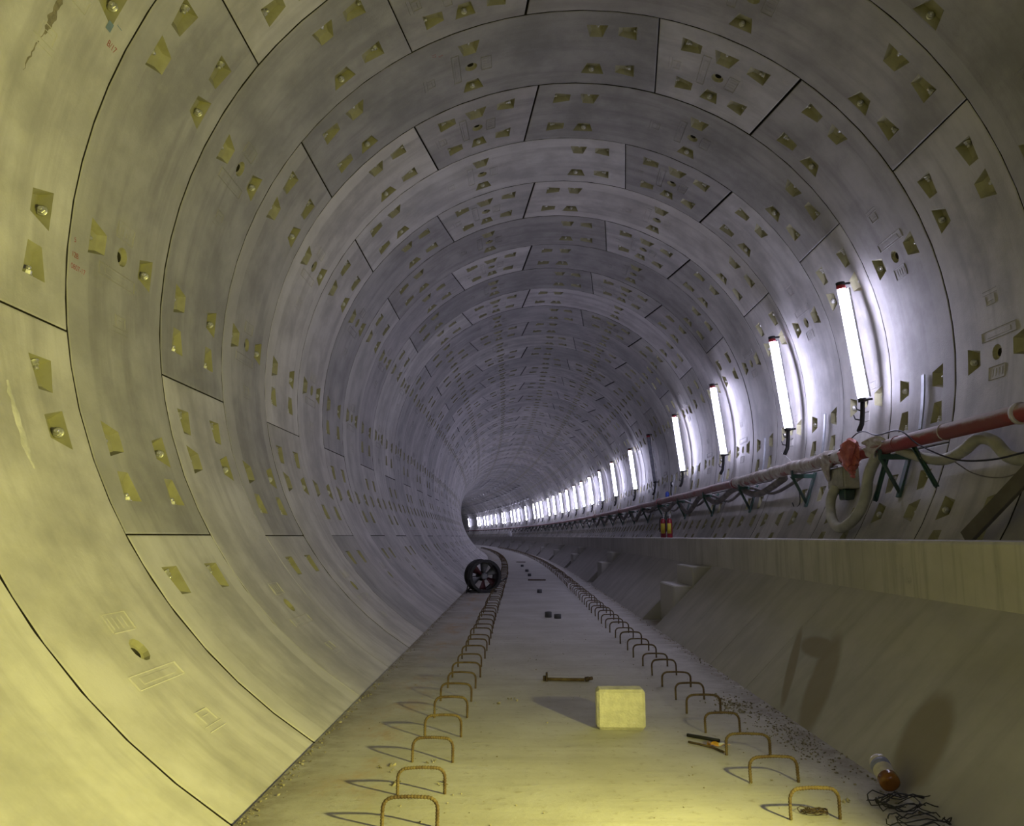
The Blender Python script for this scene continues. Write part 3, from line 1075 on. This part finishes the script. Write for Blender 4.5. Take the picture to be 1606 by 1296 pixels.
# wire tangles
def tangle(name, loc, rx, ry, n, mat, r=.0022, hz=.03, seed=1):
    rnd = random.Random(seed)
    mb = MB()
    for q in range(n):
        a0 = rnd.uniform(0, 6.28); cxx, cyy = rnd.uniform(-.3, .3) * rx, rnd.uniform(-.3, .3) * ry
        sx, sy = rnd.uniform(.5, 1) * rx, rnd.uniform(.35, 1) * ry
        span = rnd.uniform(2.5, 5.5)
        pts = [(cxx + sx * cos(a0 + span * i / 12) , cyy + sy * sin(a0 + span * i / 12), r + hz * abs(sin(a0 * 3 + i * .4)) * rnd.uniform(.5, 1)) for i in range(13)]
        mb.tube(pts, r, 4)
    return build(mb, name, mat, loc=loc)


o = tangle('wire_tangle', (0.80, 2.90, 0), .13, .07, 8, M['black'], .0022, .04, 3)
tag(o, 'black wire tangle at foot of the slope, behind the bottle', 'wire')
o = tangle('wire_tangle', (0.77, 2.74, 0), .11, .05, 5, M['black'], .0022, .03, 9)
tag(o, 'loose black wire coil in bottom right corner, nearest the camera', 'wire')
o = tangle('wire_tangle', (0.465, 2.84, 0), .045, .03, 9, M['darkrust'], .0016, .016, 5)
tag(o, 'small dark twig-like wire bundle inside the nearest right rebar loop', 'wire')
mb = MB(); mb.tube([(0, 0, .008), (.06, -.09, .008), (.085, -.135, .008)], .007, 6, rfun=lambda i: .008)
o = build(mb, 'dark_stick', M['black'], loc=(.262, 3.87, 0), rz=rad(18)); tag(o, 'short black stick on the bed beside the orange wrapper', 'stick')
mb = MB(); mb.tube([(0, 0, .005), (.03, -.06, .006), (.055, -.12, .006), (.07, -.19, .004)], .005, 6)
o = build(mb, 'rusty_nail_rod', M['rust'], loc=(.245, 3.76, 0), rz=rad(15)); tag(o, 'thin curved rusty rod lying left of the orange wrapper', 'rod')
mb = MB()
rnd = random.Random(4)
nx, ny = 9, 5
b0 = mb.add([((i / (nx - 1) - .5) * .10, (jj / (ny - 1) - .5) * .035, .004 + .014 * rnd.random()) for jj in range(ny) for i in range(nx)])
for jj in range(ny - 1):
    for i in range(nx - 1):
        q = b0 + jj * nx + i
        mb.face([q, q + 1, q + nx + 1, q + nx], 0 if (i < 4 or jj < 1) else 1)
o = build(mb, 'crumpled_wrapper', [M['orange'], M['white']], loc=(.365, 3.70, 0), rz=rad(-20))
so = o.modifiers.new('s', 'SOLIDIFY'); so.thickness = .001
tag(o, 'crumpled orange and white wrapper on the bed by the right rebar loops', 'wrapper')


def rubble(name, pts, mat, lbl):
    mb = MB()
    for (x, y, sz) in pts:
        a = rnd.uniform(0, 6)
        m4 = Matrix.Translation((x, y, sz * .25)) @ Matrix.Rotation(a, 4, 'Z') @ Matrix.Rotation(rnd.uniform(0, 1), 4, 'X')
        hx, hy, hz = sz * rnd.uniform(.4, 1), sz * rnd.uniform(.4, 1), sz * rnd.uniform(.25, .6)
        v = [(hx, 0, 0), (0, hy, 0), (-hx, 0, 0), (0, -hy, 0), (hx * .2, hy * .1, hz), (0, 0, -hz)]
        n = mb.add([m4 @ Vector(q) for q in v])
        for k in range(4):
            mb.face([n + k, n + (k + 1) % 4, n + 4]); mb.face([n + (k + 1) % 4, n + k, n + 5])
    o = build(mb, name, mat)
    o['kind'] = 'stuff'
    o['label'] = lbl
    o['category'] = 'rubble'


pl = []
for i in range(900):
    s_ = 2.3 + 22 * rnd.random() ** 1.6
    xw = path(s_)[0]
    pl.append((xw - 1.415 + abs(rnd.gauss(0, .022)), s_, rnd.uniform(.003, .010)))
rubble('edge_rubble', pl, M['debris'], 'crumbled mortar along the left edge of the track bed')
pl = []
for i in range(500):
    s_ = 2.4 + 24 * rnd.random() ** 1.5
    xw = path(s_)[0]
    pl.append((xw + .855 - abs(rnd.gauss(0, .03)), s_, rnd.uniform(.003, .011)))
for i in range(420):
    pl.append((.74 + rnd.gauss(0, .055), 3.85 + rnd.gauss(0, .28), rnd.uniform(.002, .009)))
for i in range(200):
    pl.append((.66 + rnd.gauss(0, .05), 4.55 + rnd.gauss(0, .15), rnd.uniform(.003, .012)))
pl = [p for p in pl if p[0] < path(p[1])[0] + .86]
rubble('edge_rubble', pl, M['debris'], 'crumbled concrete along the foot of the right slope')
pl = [(rnd.uniform(-1.35, .8), 2.3 + 7 * rnd.random() ** 1.4, rnd.uniform(.002, .008)) for i in range(260)]
for (x, y) in ((-1.02, 3.32), (-1.04, 3.40), (-.86, 3.45), (-.80, 3.15), (-.97, 3.14), (-.62, 4.6), (-.57, 4.7), (.62, 2.95)):
    pl += [(x + rnd.gauss(0, .02), y + rnd.gauss(0, .02), rnd.uniform(.006, .014)) for i in range(5)]
rubble('scattered_crumbs', pl, M['debris'], 'small crumbs scattered over the track bed')

# ------------------------------------------------------------------ ventilation fan
fan = empty('ventilation_fan', (-1.06, 13.3, 0.0), rad(19))


def fan_m(y, z=0.262): return Matrix.Translation((0, y, z)) @ Matrix.Rotation(PI / 2, 4, 'X')


def ringdrum(mb, r0, r1, y0, y1, n=40, mi=0):
    prof = [(r0, y0), (r1, y0), (r1, y1), (r0, y1)]
    base = []
    for (r, y) in prof:
        base.append(mb.add([(r * cos(2 * PI * k / n), y, .268 + r * sin(2 * PI * k / n)) for k in range(n)]))
    for i in range(4):
        i2 = (i + 1) % 4
        for k in range(n):
            k2 = (k + 1) % n
            mb.face([base[i] + k, base[i] + k2, base[i2] + k2, base[i2] + k], mi, i in (1, 3))


mb = MB(); ringdrum(mb, .232, .242, 0, .34); drum = build(mb, 'drum', M['fanblack'], fan)
mb = MB(); ringdrum(mb, .225, .268, -.012, .010); build(mb, 'front_flange', M['fanblack'], drum)
mb = MB(); ringdrum(mb, .225, .268, .33, .352); build(mb, 'rear_flange', M['fanblack'], drum)
mb = MB(); mb.lathe([(.03, -.06), (.05, -.05), (.055, .06), (.03, .07)], 16, mat=fan_m(.12)); build(mb, 'hub', M['fangrey'], fan)
for k in range(6):
    a = 2 * PI * k / 6 + .45
    mb = MB()
    P4 = []
    for r, hw, tw in ((.045, .026, .9), (.12, .052, .7), (.185, .078, .55), (.228, .088, .45)):
        for sgn in (-1, 1):
            aa = a + sgn * hw * cos(tw) / r * .9 if r > .1 else a + sgn * .35
            P4.append((r * cos(aa), .12 + sgn * hw * sin(tw) * .8, .268 + r * sin(aa)))
    n = mb.add(P4)
    for q in range(3): mb.face([n + 2 * q, n + 2 * q + 1, n + 2 * q + 3, n + 2 * q + 2], 0, True)
    o = build(mb, 'blade', M['fangrey'] if k in (0, 1, 3) else M['fanred'], fan)
    if k not in (0, 1, 3): o['label'] = 'dark red fan blade'
    so = o.modifiers.new('s', 'SOLIDIFY'); so.thickness = .004
for a in (.1, PI / 2 + .1, PI + .1, 1.5 * PI + .1):
    mb = MB(); mb.tube([(.05 * cos(a), .22, .268 + .05 * sin(a)), (.236 * cos(a), .22, .268 + .236 * sin(a))], .009, 6)
    build(mb, 'strut', M['fanblack'], fan)
mb = MB(); mb.lathe([(.075, 0), (.08, .02), (.08, .14), (.06, .16)], 16, mat=fan_m(.33)); build(mb, 'motor', M['fanblack'], fan)
mb = MB()
for y in (.03, .30):
    mb.box((-.24, y, 0), (.20, y + .03, .03)); mb.tube([(-.22, y + .015, .02), (-.15, y + .015, .09)], .012, 6); mb.tube([(.18, y + .015, .02), (.13, y + .015, .05)], .012, 6)
build(mb, 'cradle', M['fanblack'], fan)
mb = MB(); mb.tube([(-.34, -.06, .008), (-.262, .06, .24)], .010, 6); build(mb, 'leg', M['fanblack'], fan)
mb = MB(); mb.tube([(.20, .0, .13), (.28, .01, .19), (.37, .03, .23)], .008, 6); mb.tube([(.335, .02, .215), (.372, .03, .232)], .014, 6)
build(mb, 'handle', M['fanblack'], fan)
tag(fan, 'black round ventilation fan drum with grey and dark red blades on floor', 'fan')

# ------------------------------------------------------------------ the red pipe with brackets
XP, ZP = 2.43, 1.625
pipe = empty('water_pipe', (0, 0, 0))
sp = [1.0 + .5 * i for i in range(36)] + [19 + 1.5 * i for i in range(68)]
mb = MB()
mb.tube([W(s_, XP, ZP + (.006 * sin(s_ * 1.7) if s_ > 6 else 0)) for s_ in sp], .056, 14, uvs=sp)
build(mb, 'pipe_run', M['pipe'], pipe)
for s_, l, r in ((4.66, .035, .066), (5.5, .012, .060), (6.2, .012, .060), (10.9, .05, .07), (16.9, .05, .07), (22.9, .05, .07), (28.9, .05, .07)):
    mb = MB(); mb.tube([W(s_ - l / 2, XP, ZP), W(s_ + l / 2, XP, ZP)], r, 16)
    build(mb, 'coupling_ring', M['cloth'] if s_ < 6 else M['pipe'], pipe)
mb = MB()
rr_ = random.Random(11)
sl = [6.95 + .045 * i for i in range(90)]
rads = [.058 + .014 * rr_.random() * (1 if q % 7 else 1.7) for q in range(90)]
mb.tube([W(s_, XP + .004 * rr_.uniform(-1, 1), ZP + .008 + .010 * rr_.uniform(-1, 1)) for s_ in sl], .06, 12, rfun=lambda i: rads[i])
wrapo = build(mb, 'cloth_wrapping', M['cloth'], pipe); wrapo['label'] = 'dirty pale cloth wound round the pipe'
tag(pipe, 'long dusty red pipe running along the right wall on brackets', 'pipe')

# brackets
bx0 = W(0, 0, 0)
prevb = None
idx = 0
s_ = 6.40
first = None
while s_ < 62:
    b = empty('pipe_bracket', W(s_, XP - .06, ZP - .085), path(s_)[2])
    if first is None:
        mb = MB(); mb.box((0, -.02, -.02), (.235, .02, .02)); mb.box((0, -.025, .02), (.012, .025, .06))
        first = [('arm', mb.mesh('arm', M['green']))]
        mb = MB(); mb.tube([(.01, 0, -.01), (.145, -.0, -.29)], .017, 4)
        first.append(('brace', mb.mesh('brace', M['green'])))
        mb = MB(); mb.box((-.009, -.03, -.36), (.009, .03, .02), mat=Matrix.Translation((.245, 0, .02)) @ Matrix.Rotation(rad(19), 4, 'Y'))
        first.append(('wall_plate', mb.mesh('wall_plate', M['green'])))
    for nm, me in first: obj(nm, me, b)
    lb = ('green triangular bracket under the red pipe beside the hanging hose loop' if idx == 0 else
          'green triangular bracket just left of the junction box' if idx == 1 else
          'dark green bracket under the pipe, two beyond the junction box' if idx == 2 else
          'small dark bracket under the pipe in the distant row')
    tag(b, lb, 'bracket', 'brackets under the pipe')
    idx += 1
    s_ += 2.082 if s_ < 40 else 2.082
# extra crossed braces left by the box and hose
mb = MB(); mb.box((-.02, -.004, -.5), (.02, .004, 0), mat=Matrix.Translation(W(6.42, 2.46, 1.60)) @ Matrix.Rotation(rad(38), 4, 'X'))
mb.box((-.004, -.02, -.5), (.004, .02, 0), mat=Matrix.Translation(W(6.42, 2.46, 1.60)) @ Matrix.Rotation(rad(38), 4, 'X'))
o = build(mb, 'angle_iron', M['green']); tag(o, 'loose green angle iron slanting down right of the hose loop', 'angle iron')
mb = MB(); mb.box((-.02, -.004, -.45), (.02, .004, 0), mat=Matrix.Translation(W(6.05, 2.47, 1.60)) @ Matrix.Rotation(rad(-42), 4, 'X'))
mb.box((-.004, -.02, -.45), (.004, .02, 0), mat=Matrix.Translation(W(6.05, 2.47, 1.60)) @ Matrix.Rotation(rad(-42), 4, 'X'))
o = build(mb, 'angle_iron', M['green']); tag(o, 'green angle iron slanting back behind the hose loop', 'angle iron')

# upright steel strips bolted to the wall
i = 0
for s_ in [6.30, 8.38, 10.46, 12.55, 14.63, 16.7, 18.8]:
    mb = MB()
    pr = []
    for th in (-3.2, -5.5, -8, -10.5, -12.5):
        for sd in (-.022, .022):
            r = 2.72
            pr.append(Vector((r * cos(rad(th)), sd, r * sin(rad(th)))))
    n = mb.add(pr)
    for q in range(4): mb.face([n + 2 * q, n + 2 * q + 1, n + 2 * q + 3, n + 2 * q + 2])
    X, Y, h = path(s_)
    o = build(mb, 'steel_strip', M['greysteel'], loc=(X, Y, ZC), rz=h)
    so = o.modifiers.new('s', 'SOLIDIFY'); so.thickness = .012
    lb = ['grey upright steel strip on the wall right of the nearest lamp', 'thin steel strip on the wall between the two nearest lamps',
          'thin steel strip on the wall left of the second lamp'][i] if i < 3 else 'thin distant upright steel strip on the wall above the pipe'
    tag(o, lb, 'strip', 'upright steel strips on the wall')
    i += 1


# ------------------------------------------------------------------ hoses and cables
def smooth(pts, m=6):
    pts = [Vector(p) for p in pts]
    out = []
    for i in range(len(pts) - 1):
        p0 = pts[max(i - 1, 0)]; p1 = pts[i]; p2 = pts[i + 1]; p3 = pts[min(i + 2, len(pts) - 1)]
        for q in range(m):
            t = q / m
            out.append(.5 * ((2 * p1) + (-p0 + p2) * t + (2 * p0 - 5 * p1 + 4 * p2 - p3) * t * t + (-p0 + 3 * p1 - 3 * p2 + p3) * t ** 3))
    out.append(pts[-1])
    return out


def hose(name, pts, r, mat, m=14, ribbed=True, n=12):
    mb = MB()
    ps = smooth(pts, m)
    mb.tube(ps, r, n, rfun=(lambda i: r * (1.035 if i % 2 else .975)) if ribbed else None)
    return build(mb, name, mat)


o = hose('flexible_hose', [W(s_, x, z) for s_, x, z in [(6.50, 2.42, 1.60), (6.68, 2.40, 1.42), (6.67, 2.35, 1.22), (6.78, 2.30, 1.06), (7.02, 2.27, .985), (7.27, 2.30, 1.07), (7.43, 2.36, 1.24), (7.44, 2.42, 1.36)]], .044, M['hose'])
tag(o, 'pale flexible hose hanging in a U loop below the junction box', 'hose')
o = hose('flexible_hose', [W(s_, x, z) for s_, x, z in [(6.25, 2.46, 1.585), (6.0, 2.50, 1.50), (5.72, 2.52, 1.455), (5.46, 2.52, 1.49), (5.27, 2.52, 1.55), (5.10, 2.52, 1.51), (4.93, 2.50, 1.40), (4.70, 2.48, 1.36), (4.40, 2.46, 1.37), (4.0, 2.46, 1.45)]], .040, M['hose'])
tag(o, 'pale wavy flexible hose behind the red pipe at right edge', 'hose')
hp_ = []
s_ = 9.0
q = 0
while s_ < 70:
    hp_.append(W(s_, 2.47, 1.56)); hp_.append(W(s_ + 1.04, 2.46, 1.56 - .22 * (.25 + 1.0 * random.random())))
    s_ += 2.082
o = hose('cable_bundle', hp_, .040, M['darkhose'], 5, False, 7)
tag(o, 'dark dusty cable bundle sagging between brackets below the far pipe', 'cable')
hp_ = []
s_ = 8.6
while s_ < 70:
    hp_.append(W(s_, 2.53, 1.55)); hp_.append(W(s_ + 1.04, 2.54, 1.50 - .10 * random.random()))
    s_ += 2.082
o = hose('power_cable', hp_, .022, M['darkhose'], 4, False, 6)
tag(o, 'thinner dark cable behind the sagging bundle, tight under the far pipe', 'cable')
cab = [[(7.25, 2.39, 1.68), (7.05, 2.40, 1.74), (6.95, 2.44, 1.80), (6.75, 2.42, 1.79), (6.43, 2.38, 1.72), (6.01, 2.36, 1.70), (5.73, 2.36, 1.56), (5.33, 2.38, 1.42), (4.97, 2.40, 1.38), (4.62, 2.40, 1.39), (4.2, 2.42, 1.42)]]
o = hose('power_cable', [W(*p) for p in cab[0]], .006, M['black'], 8, False, 6)
tag(o, 'black cable from nearest lamp draped over the red pipe to the right', 'cable')
o = hose('power_cable', [W(*p) for p in [(5.95, 2.50, 1.52), (5.68, 2.53, 1.46), (5.38, 2.53, 1.33), (5.09, 2.53, 1.28), (4.79, 2.52, 1.31), (4.4, 2.5, 1.40)]], .004, M['darkhose'], 8, False, 5)
tag(o, 'thin grey wire sagging in an arc under the wavy hose', 'wire')
o = hose('power_cable', [W(*p) for p in [(8.9, 2.50, 1.56), (8.75, 2.52, 1.45), (8.7, 2.52, 1.28), (8.85, 2.52, 1.22), (8.95, 2.52, 1.28)]], .006, M['black'], 8, False, 5)
tag(o, 'short black cable curl hanging left of the junction box', 'cable')
o = hose('power_cable', [W(*p) for p in [(9.25, 2.53, 1.87), (9.0, 2.50, 1.80), (8.7, 2.46, 1.71), (8.5, 2.44, 1.66)]], .004, M['white'], 8, False, 5)
tag(o, 'thin pale wire from the second lamp down to the pipe', 'wire')

# junction box
jb = place('junction_box', 7.42, 2.44, 1.34)
mb = MB(); mb.box((-.02, -.18, 0), (.12, .20, .20), bev=.01); hs = build(mb, 'housing', M['box'], jb)
mb = MB(); mb.box((-.028, -.165, .015), (-.02, .185, .185), bev=.003); build(mb, 'lid', M['box'], hs)
mb = MB(); mb.tube([(.03, -.08, 0), (.03, -.08, -.04)], .03, 12); mb.tube([(.03, .08, 0), (.03, .08, -.04)], .022, 12); build(mb, 'cable_gland', M['green'], hs)
mb = MB(); mb.box((.0, -.12, -.10), (.10, .02, -.005), bev=.01); build(mb, 'mounting_foot', M['green'], jb)
tag(jb, 'beige junction box hanging under the pipe above the hose loop', 'box')


def rag(name, prof, mat, s_, x, lbl, th=.012, seed=1):
    """crumpled hanging sheet: prof is a list of (ds, z_top, z_bottom)"""
    rn = random.Random(seed)
    mb = MB()
    nx = len(prof); ny = 9
    ids = []
    for (ds, zt, zb) in prof:
        col = []
        for q in range(ny):
            z = zt + (zb - zt) * q / (ny - 1)
            col.append(W(s_ + ds, x + rn.uniform(-1, 1) * .022 + .03 * sin(q * 1.3 + ds * 30), z))
        ids.append(mb.add(col))
    for i in range(nx - 1):
        for q in range(ny - 1):
            mb.face([ids[i] + q, ids[i + 1] + q, ids[i + 1] + q + 1, ids[i] + q + 1], 0, True)
    o = build(mb, name, mat)
    so = o.modifiers.new('s', 'SOLIDIFY'); so.thickness = th
    sb = o.modifiers.new('b', 'SUBSURF'); sb.levels = 1; sb.render_levels = 1
    tag(o, lbl, 'cloth' if 'cloth' in name else 'sheet')
    return o


rag('hanging_cloth', [(.0, 1.70, 1.58), (.05, 1.71, 1.52), (.10, 1.71, 1.44), (.14, 1.705, 1.40), (.19, 1.70, 1.46), (.24, 1.69, 1.60)], M['cloth'], 7.40, 2.37, 'pale cloth strip hanging from the pipe left of the junction box', seed=2)
rag('hanging_cloth', [(-.04, 1.69, 1.64), (.02, 1.71, 1.60), (.08, 1.72, 1.55), (.15, 1.72, 1.53), (.22, 1.70, 1.56), (.30, 1.70, 1.62)], M['cloth'], 6.38, 2.37, 'pale cloth knotted over the pipe where the hose starts', seed=5)
# crumpled red sheet
mb = MB()
rn = random.Random(8)
nu_, nv_ = 16, 10
b0 = []
for i in range(nv_ + 1):
    ph = PI * i / nv_
    ring = []
    for k in range(nu_):
        a = 2 * PI * k / nu_
        r = 1 + .42 * (rn.random() - .4) + .2 * sin(4 * a + 3 * ph)
        ring.append((.065 * sin(ph) ** .6 * cos(a) * r, .135 * sin(ph) ** .5 * sin(a) * r * (1 + .35 * cos(ph)), .135 * cos(ph) * (1 + .15 * sin(2 * a))))
    b0.append(mb.add(ring))
for i in range(nv_):
    for k in range(nu_):
        k2 = (k + 1) % nu_
        mb.face([b0[i] + k, b0[i] + k2, b0[i + 1] + k2, b0[i + 1] + k], 0, False)
o = build(mb, 'crumpled_red_sheet', M['redcloth'], loc=W(6.90, 2.345, 1.60))
tag(o, 'crumpled salmon red plastic sheet tied to the pipe under nearest lamp', 'sheet')
mb = MB()
tp = [W(6.83 + .02 * sin(i * 2.1), 2.33, 1.50 - .011 * i) for i in range(9)]
mb.tube(tp, .03, 8, rfun=lambda i: .034 * (1 - .55 * i / 8) * (1 + .2 * sin(i * 2)))
o2 = build(mb, 'sheet_tail', M['redcloth'], o, mw=Matrix.Translation(-Vector(W(6.90, 2.345, 1.60))))

# plank propped behind the walkway at the right edge
mb = MB(); mb.box((-.03, -.05, 0), (.0, .05, .62), bev=.003)
mwp = Matrix.Translation(W(4.98, 2.235, .895)) @ Matrix.Rotation(rad(48), 4, 'X') @ Matrix.Rotation(rad(16), 4, 'Y')
o = build(mb, 'leaning_plank', M['wood'], mw=mwp)
tag(o, 'dark timber plank propped against the wall at right end of walkway', 'plank')

# ------------------------------------------------------------------ fluorescent lamps
RL = 2.75 * .935


def lamp_parts():
    p = []
    a0, a1 = rad(-4.5), rad(18.3)
    A = Vector((RL * cos(a0), 0, RL * sin(a0))); B = Vector((RL * cos(a1), 0, RL * sin(a1)))
    d = (B - A).normalized()
    inw = Vector((-cos(rad(7)), 0, -sin(rad(7))))
    mb = MB(); mb.tube([A, A.lerp(B, .5), B], .036, 10); p.append(('tube', mb.mesh('tube', M['tube']), mb))
    mb = MB()
    bx = inw * -1
    off = bx * .052
    sd = Vector((0, 1, 0)) * .030
    n = mb.add([A + off - sd, A + off + sd, B + off + sd, B + off - sd, A + off - sd + bx * .02, A + off + sd + bx * .02, B + off + sd + bx * .02, B + off - sd + bx * .02])
    for q in ((0, 1, 2, 3), (7, 6, 5, 4), (0, 4, 5, 1), (1, 5, 6, 2), (2, 6, 7, 3), (3, 7, 4, 0)): mb.face([n + k for k in q])
    p.append(('batten', mb.mesh('batten', M['white']), None))
    mb = MB(); mb.tube([B, B + d * .035], .040, 12); p.append(('end_cap', mb.mesh('end_cap', M['redcap']), None))
    mb = MB(); mb.tube([B + d * .035, B + d * .065], .040, 12); mb.tube([B + d * .05, B + d * .05 - inw * .09], .010, 6)
    p.append(('top_clip', mb.mesh('top_clip', M['black']), None))
    mb = MB(); mb.tube([A - d * .035, A], .038, 12); mb.tube([A - d * .02, A - d * .02 - inw * .09], .010, 6)
    p.append(('lower_clip', mb.mesh('lower_clip', M['black']), None))
    mb = MB()
    s0 = A - d * .035
    mb.tube([s0, s0 + Vector((.0, .02, -.10)), s0 + Vector((-.02, .0, -.20)), s0 + Vector((-.06, -.02, -.27))], .022, 6)
    mb.tube([s0 + Vector((0, .0, -.09)), s0 + Vector((-.03, .06, -.06)), s0 + Vector((-.03, .09, -.02))], .007, 5)
    mb.tube([s0 + Vector((-.01, .0, -.17)), s0 + Vector((-.05, .06, -.15)), s0 + Vector((-.05, .09, -.11))], .007, 5)
    p.append(('cable_tail', mb.mesh('cable_tail', M['black']), None))
    return p


LP = lamp_parts()
dim = LP[0][2].mesh('tube_unlit', M['tubedim'])
mbt = MB()
a0, a1 = rad(-4.5), rad(18.3)
mbt.tube([(RL * cos(a0), 0, RL * sin(a0)), (RL * cos(a1), 0, RL * sin(a1))], .016, 8)
thin = mbt.mesh('tube_thin', M['tube'])
LAMPS = [7.09, 9.1, 12.03, 15.08, 18.12, 21.05, 24.72, 27.93, 30.81, 33.47, 36.21, 39.24, 42.0, 45.29, 48.19, 51.97, 54.15, 56.41,
         61.56, 66.2, 69.05, 71.52, 76.15, 78.05, 82.9, 86.39, 89.63, 91.99, 95.9, 97.74, 105.25]
on = ['nearest', 'second', 'third', 'fourth', None, 'sixth', 'seventh', 'eighth', 'ninth', 'tenth', 'eleventh', 'twelfth']
for i, s_ in enumerate(LAMPS + [-3.2, -6.2, -9.0]):  # last three: unseen lamps added behind the camera as fill light
    X, Y, h = path(s_)
    t = empty('fluorescent_lamp', (X, Y, ZC), h)
    for nm, me, _ in LP:
        if nm == 'tube' and i == 4: me = dim
        if nm == 'tube' and i == 7: me = thin
        if s_ > 45 and nm not in ('tube', 'cable_tail', 'batten'): continue
        obj(nm, me, t)
    if i == 4: lb = 'unlit grey tube lamp on the wall beside the pressure gauge'
    elif i == 7: lb = 'eighth tube lamp along the right wall, thinnest of the lit ones'
    elif i < 12 and i < len(on): lb = '%s glowing white tube lamp from the camera on the right wall' % on[i]
    else: lb = 'tiny glowing tube lamp in the far curved row, or fill lamp added behind the camera'
    tag(t, lb, 'lamp', 'tube lamps along the right wall')

# gauge and blue valve near the unlit tube
g = place('pressure_gauge', 16.45, 2.60, 1.97)
mb = MB(); mb.lathe([(.048, 0), (.052, .01), (.052, .04), (.05, .032)], 20, mat=Matrix.Rotation(rad(62), 4, 'Z') @ Matrix.Rotation(PI / 2, 4, 'X')); build(mb, 'housing', M['black'], g)
mb = MB(); mb.lathe([(.043, .032), (.043, .05)], 20, mat=Matrix.Rotation(rad(62), 4, 'Z') @ Matrix.Rotation(PI / 2, 4, 'X')); build(mb, 'dial', M['white'], g)
mb = MB(); mb.tube([(0, 0, -.05), (0, 0, -.28)], .012, 6); build(mb, 'stem', M['black'], g)
tag(g, 'small round gauge with white dial above the pipe between lamps', 'gauge')
v = place('blue_valve', 16.5, 2.53, 1.72)
mb = MB(); mb.lathe([(.02, -.02), (.04, 0), (.04, .07), (.02, .10)], 14); build(mb, 'body', M['blue'], v)
mb = MB(); mb.tube([(0, 0, -.09), (0, 0, 0)], .02, 8); build(mb, 'stem', M['blue'], v)
tag(v, 'blue valve on the pipe right below the round gauge', 'valve')

# fire extinguishers on the walkway
for i, (s_, x) in enumerate([(13.75, 2.045), (14.05, 1.99)]):
    e = place('fire_extinguisher', s_, x, .89)
    mb = MB(); mb.lathe([(.044, 0), (.048, .008), (.048, .27), (.040, .305), (.018, .325)], 18); build(mb, 'cylinder', M['extred'], e)
    mb = MB()
    n = 8
    a_ = [rad(-150 + 12 * q) for q in range(n)]
    b0 = mb.add([(.0495 * cos(a), .0495 * sin(a), z) for a in a_ for z in (.07, .24)])
    for q in range(n - 1): mb.face([b0 + 2 * q, b0 + 2 * q + 2, b0 + 2 * q + 3, b0 + 2 * q + 1], 0, True)
    o = build(mb, 'paper_label', M['yellow'], e); so = o.modifiers.new('s', 'SOLIDIFY'); so.thickness = .001
    mb = MB(); mb.tube([(0, 0, .32), (0, 0, .36)], .016, 10); mb.box((-.012, -.07, .36), (.012, .02, .37)); mb.box((-.012, -.07, .385), (.012, .02, .395)); build(mb, 'valve_handle', M['white'], e)
    mb = MB(); mb.tube(smooth([(0, -.02, .35), (-.05, -.05, .34), (-.066, -.03, .25), (-.058, 0, .10)], 4), .009, 6); build(mb, 'discharge_hose', M['black'], e)
    tag(e, ['right one of the two red fire extinguishers standing on the walkway', 'left one of the two red fire extinguishers standing on the walkway'][i], 'fire extinguisher', 'fire extinguishers on the walkway')

# small white sack far along the walkway
sk = place('white_sack', 66.0, 1.75, .89)
mb = MB(); mb.lathe([(.12, 0), (.17, .04), (.17, .22), (.12, .32), (.05, .40), (.06, .44)], 12); build(mb, 'sack', M['white'], sk)
tag(sk, 'small white sack standing far along the walkway edge', 'sack')
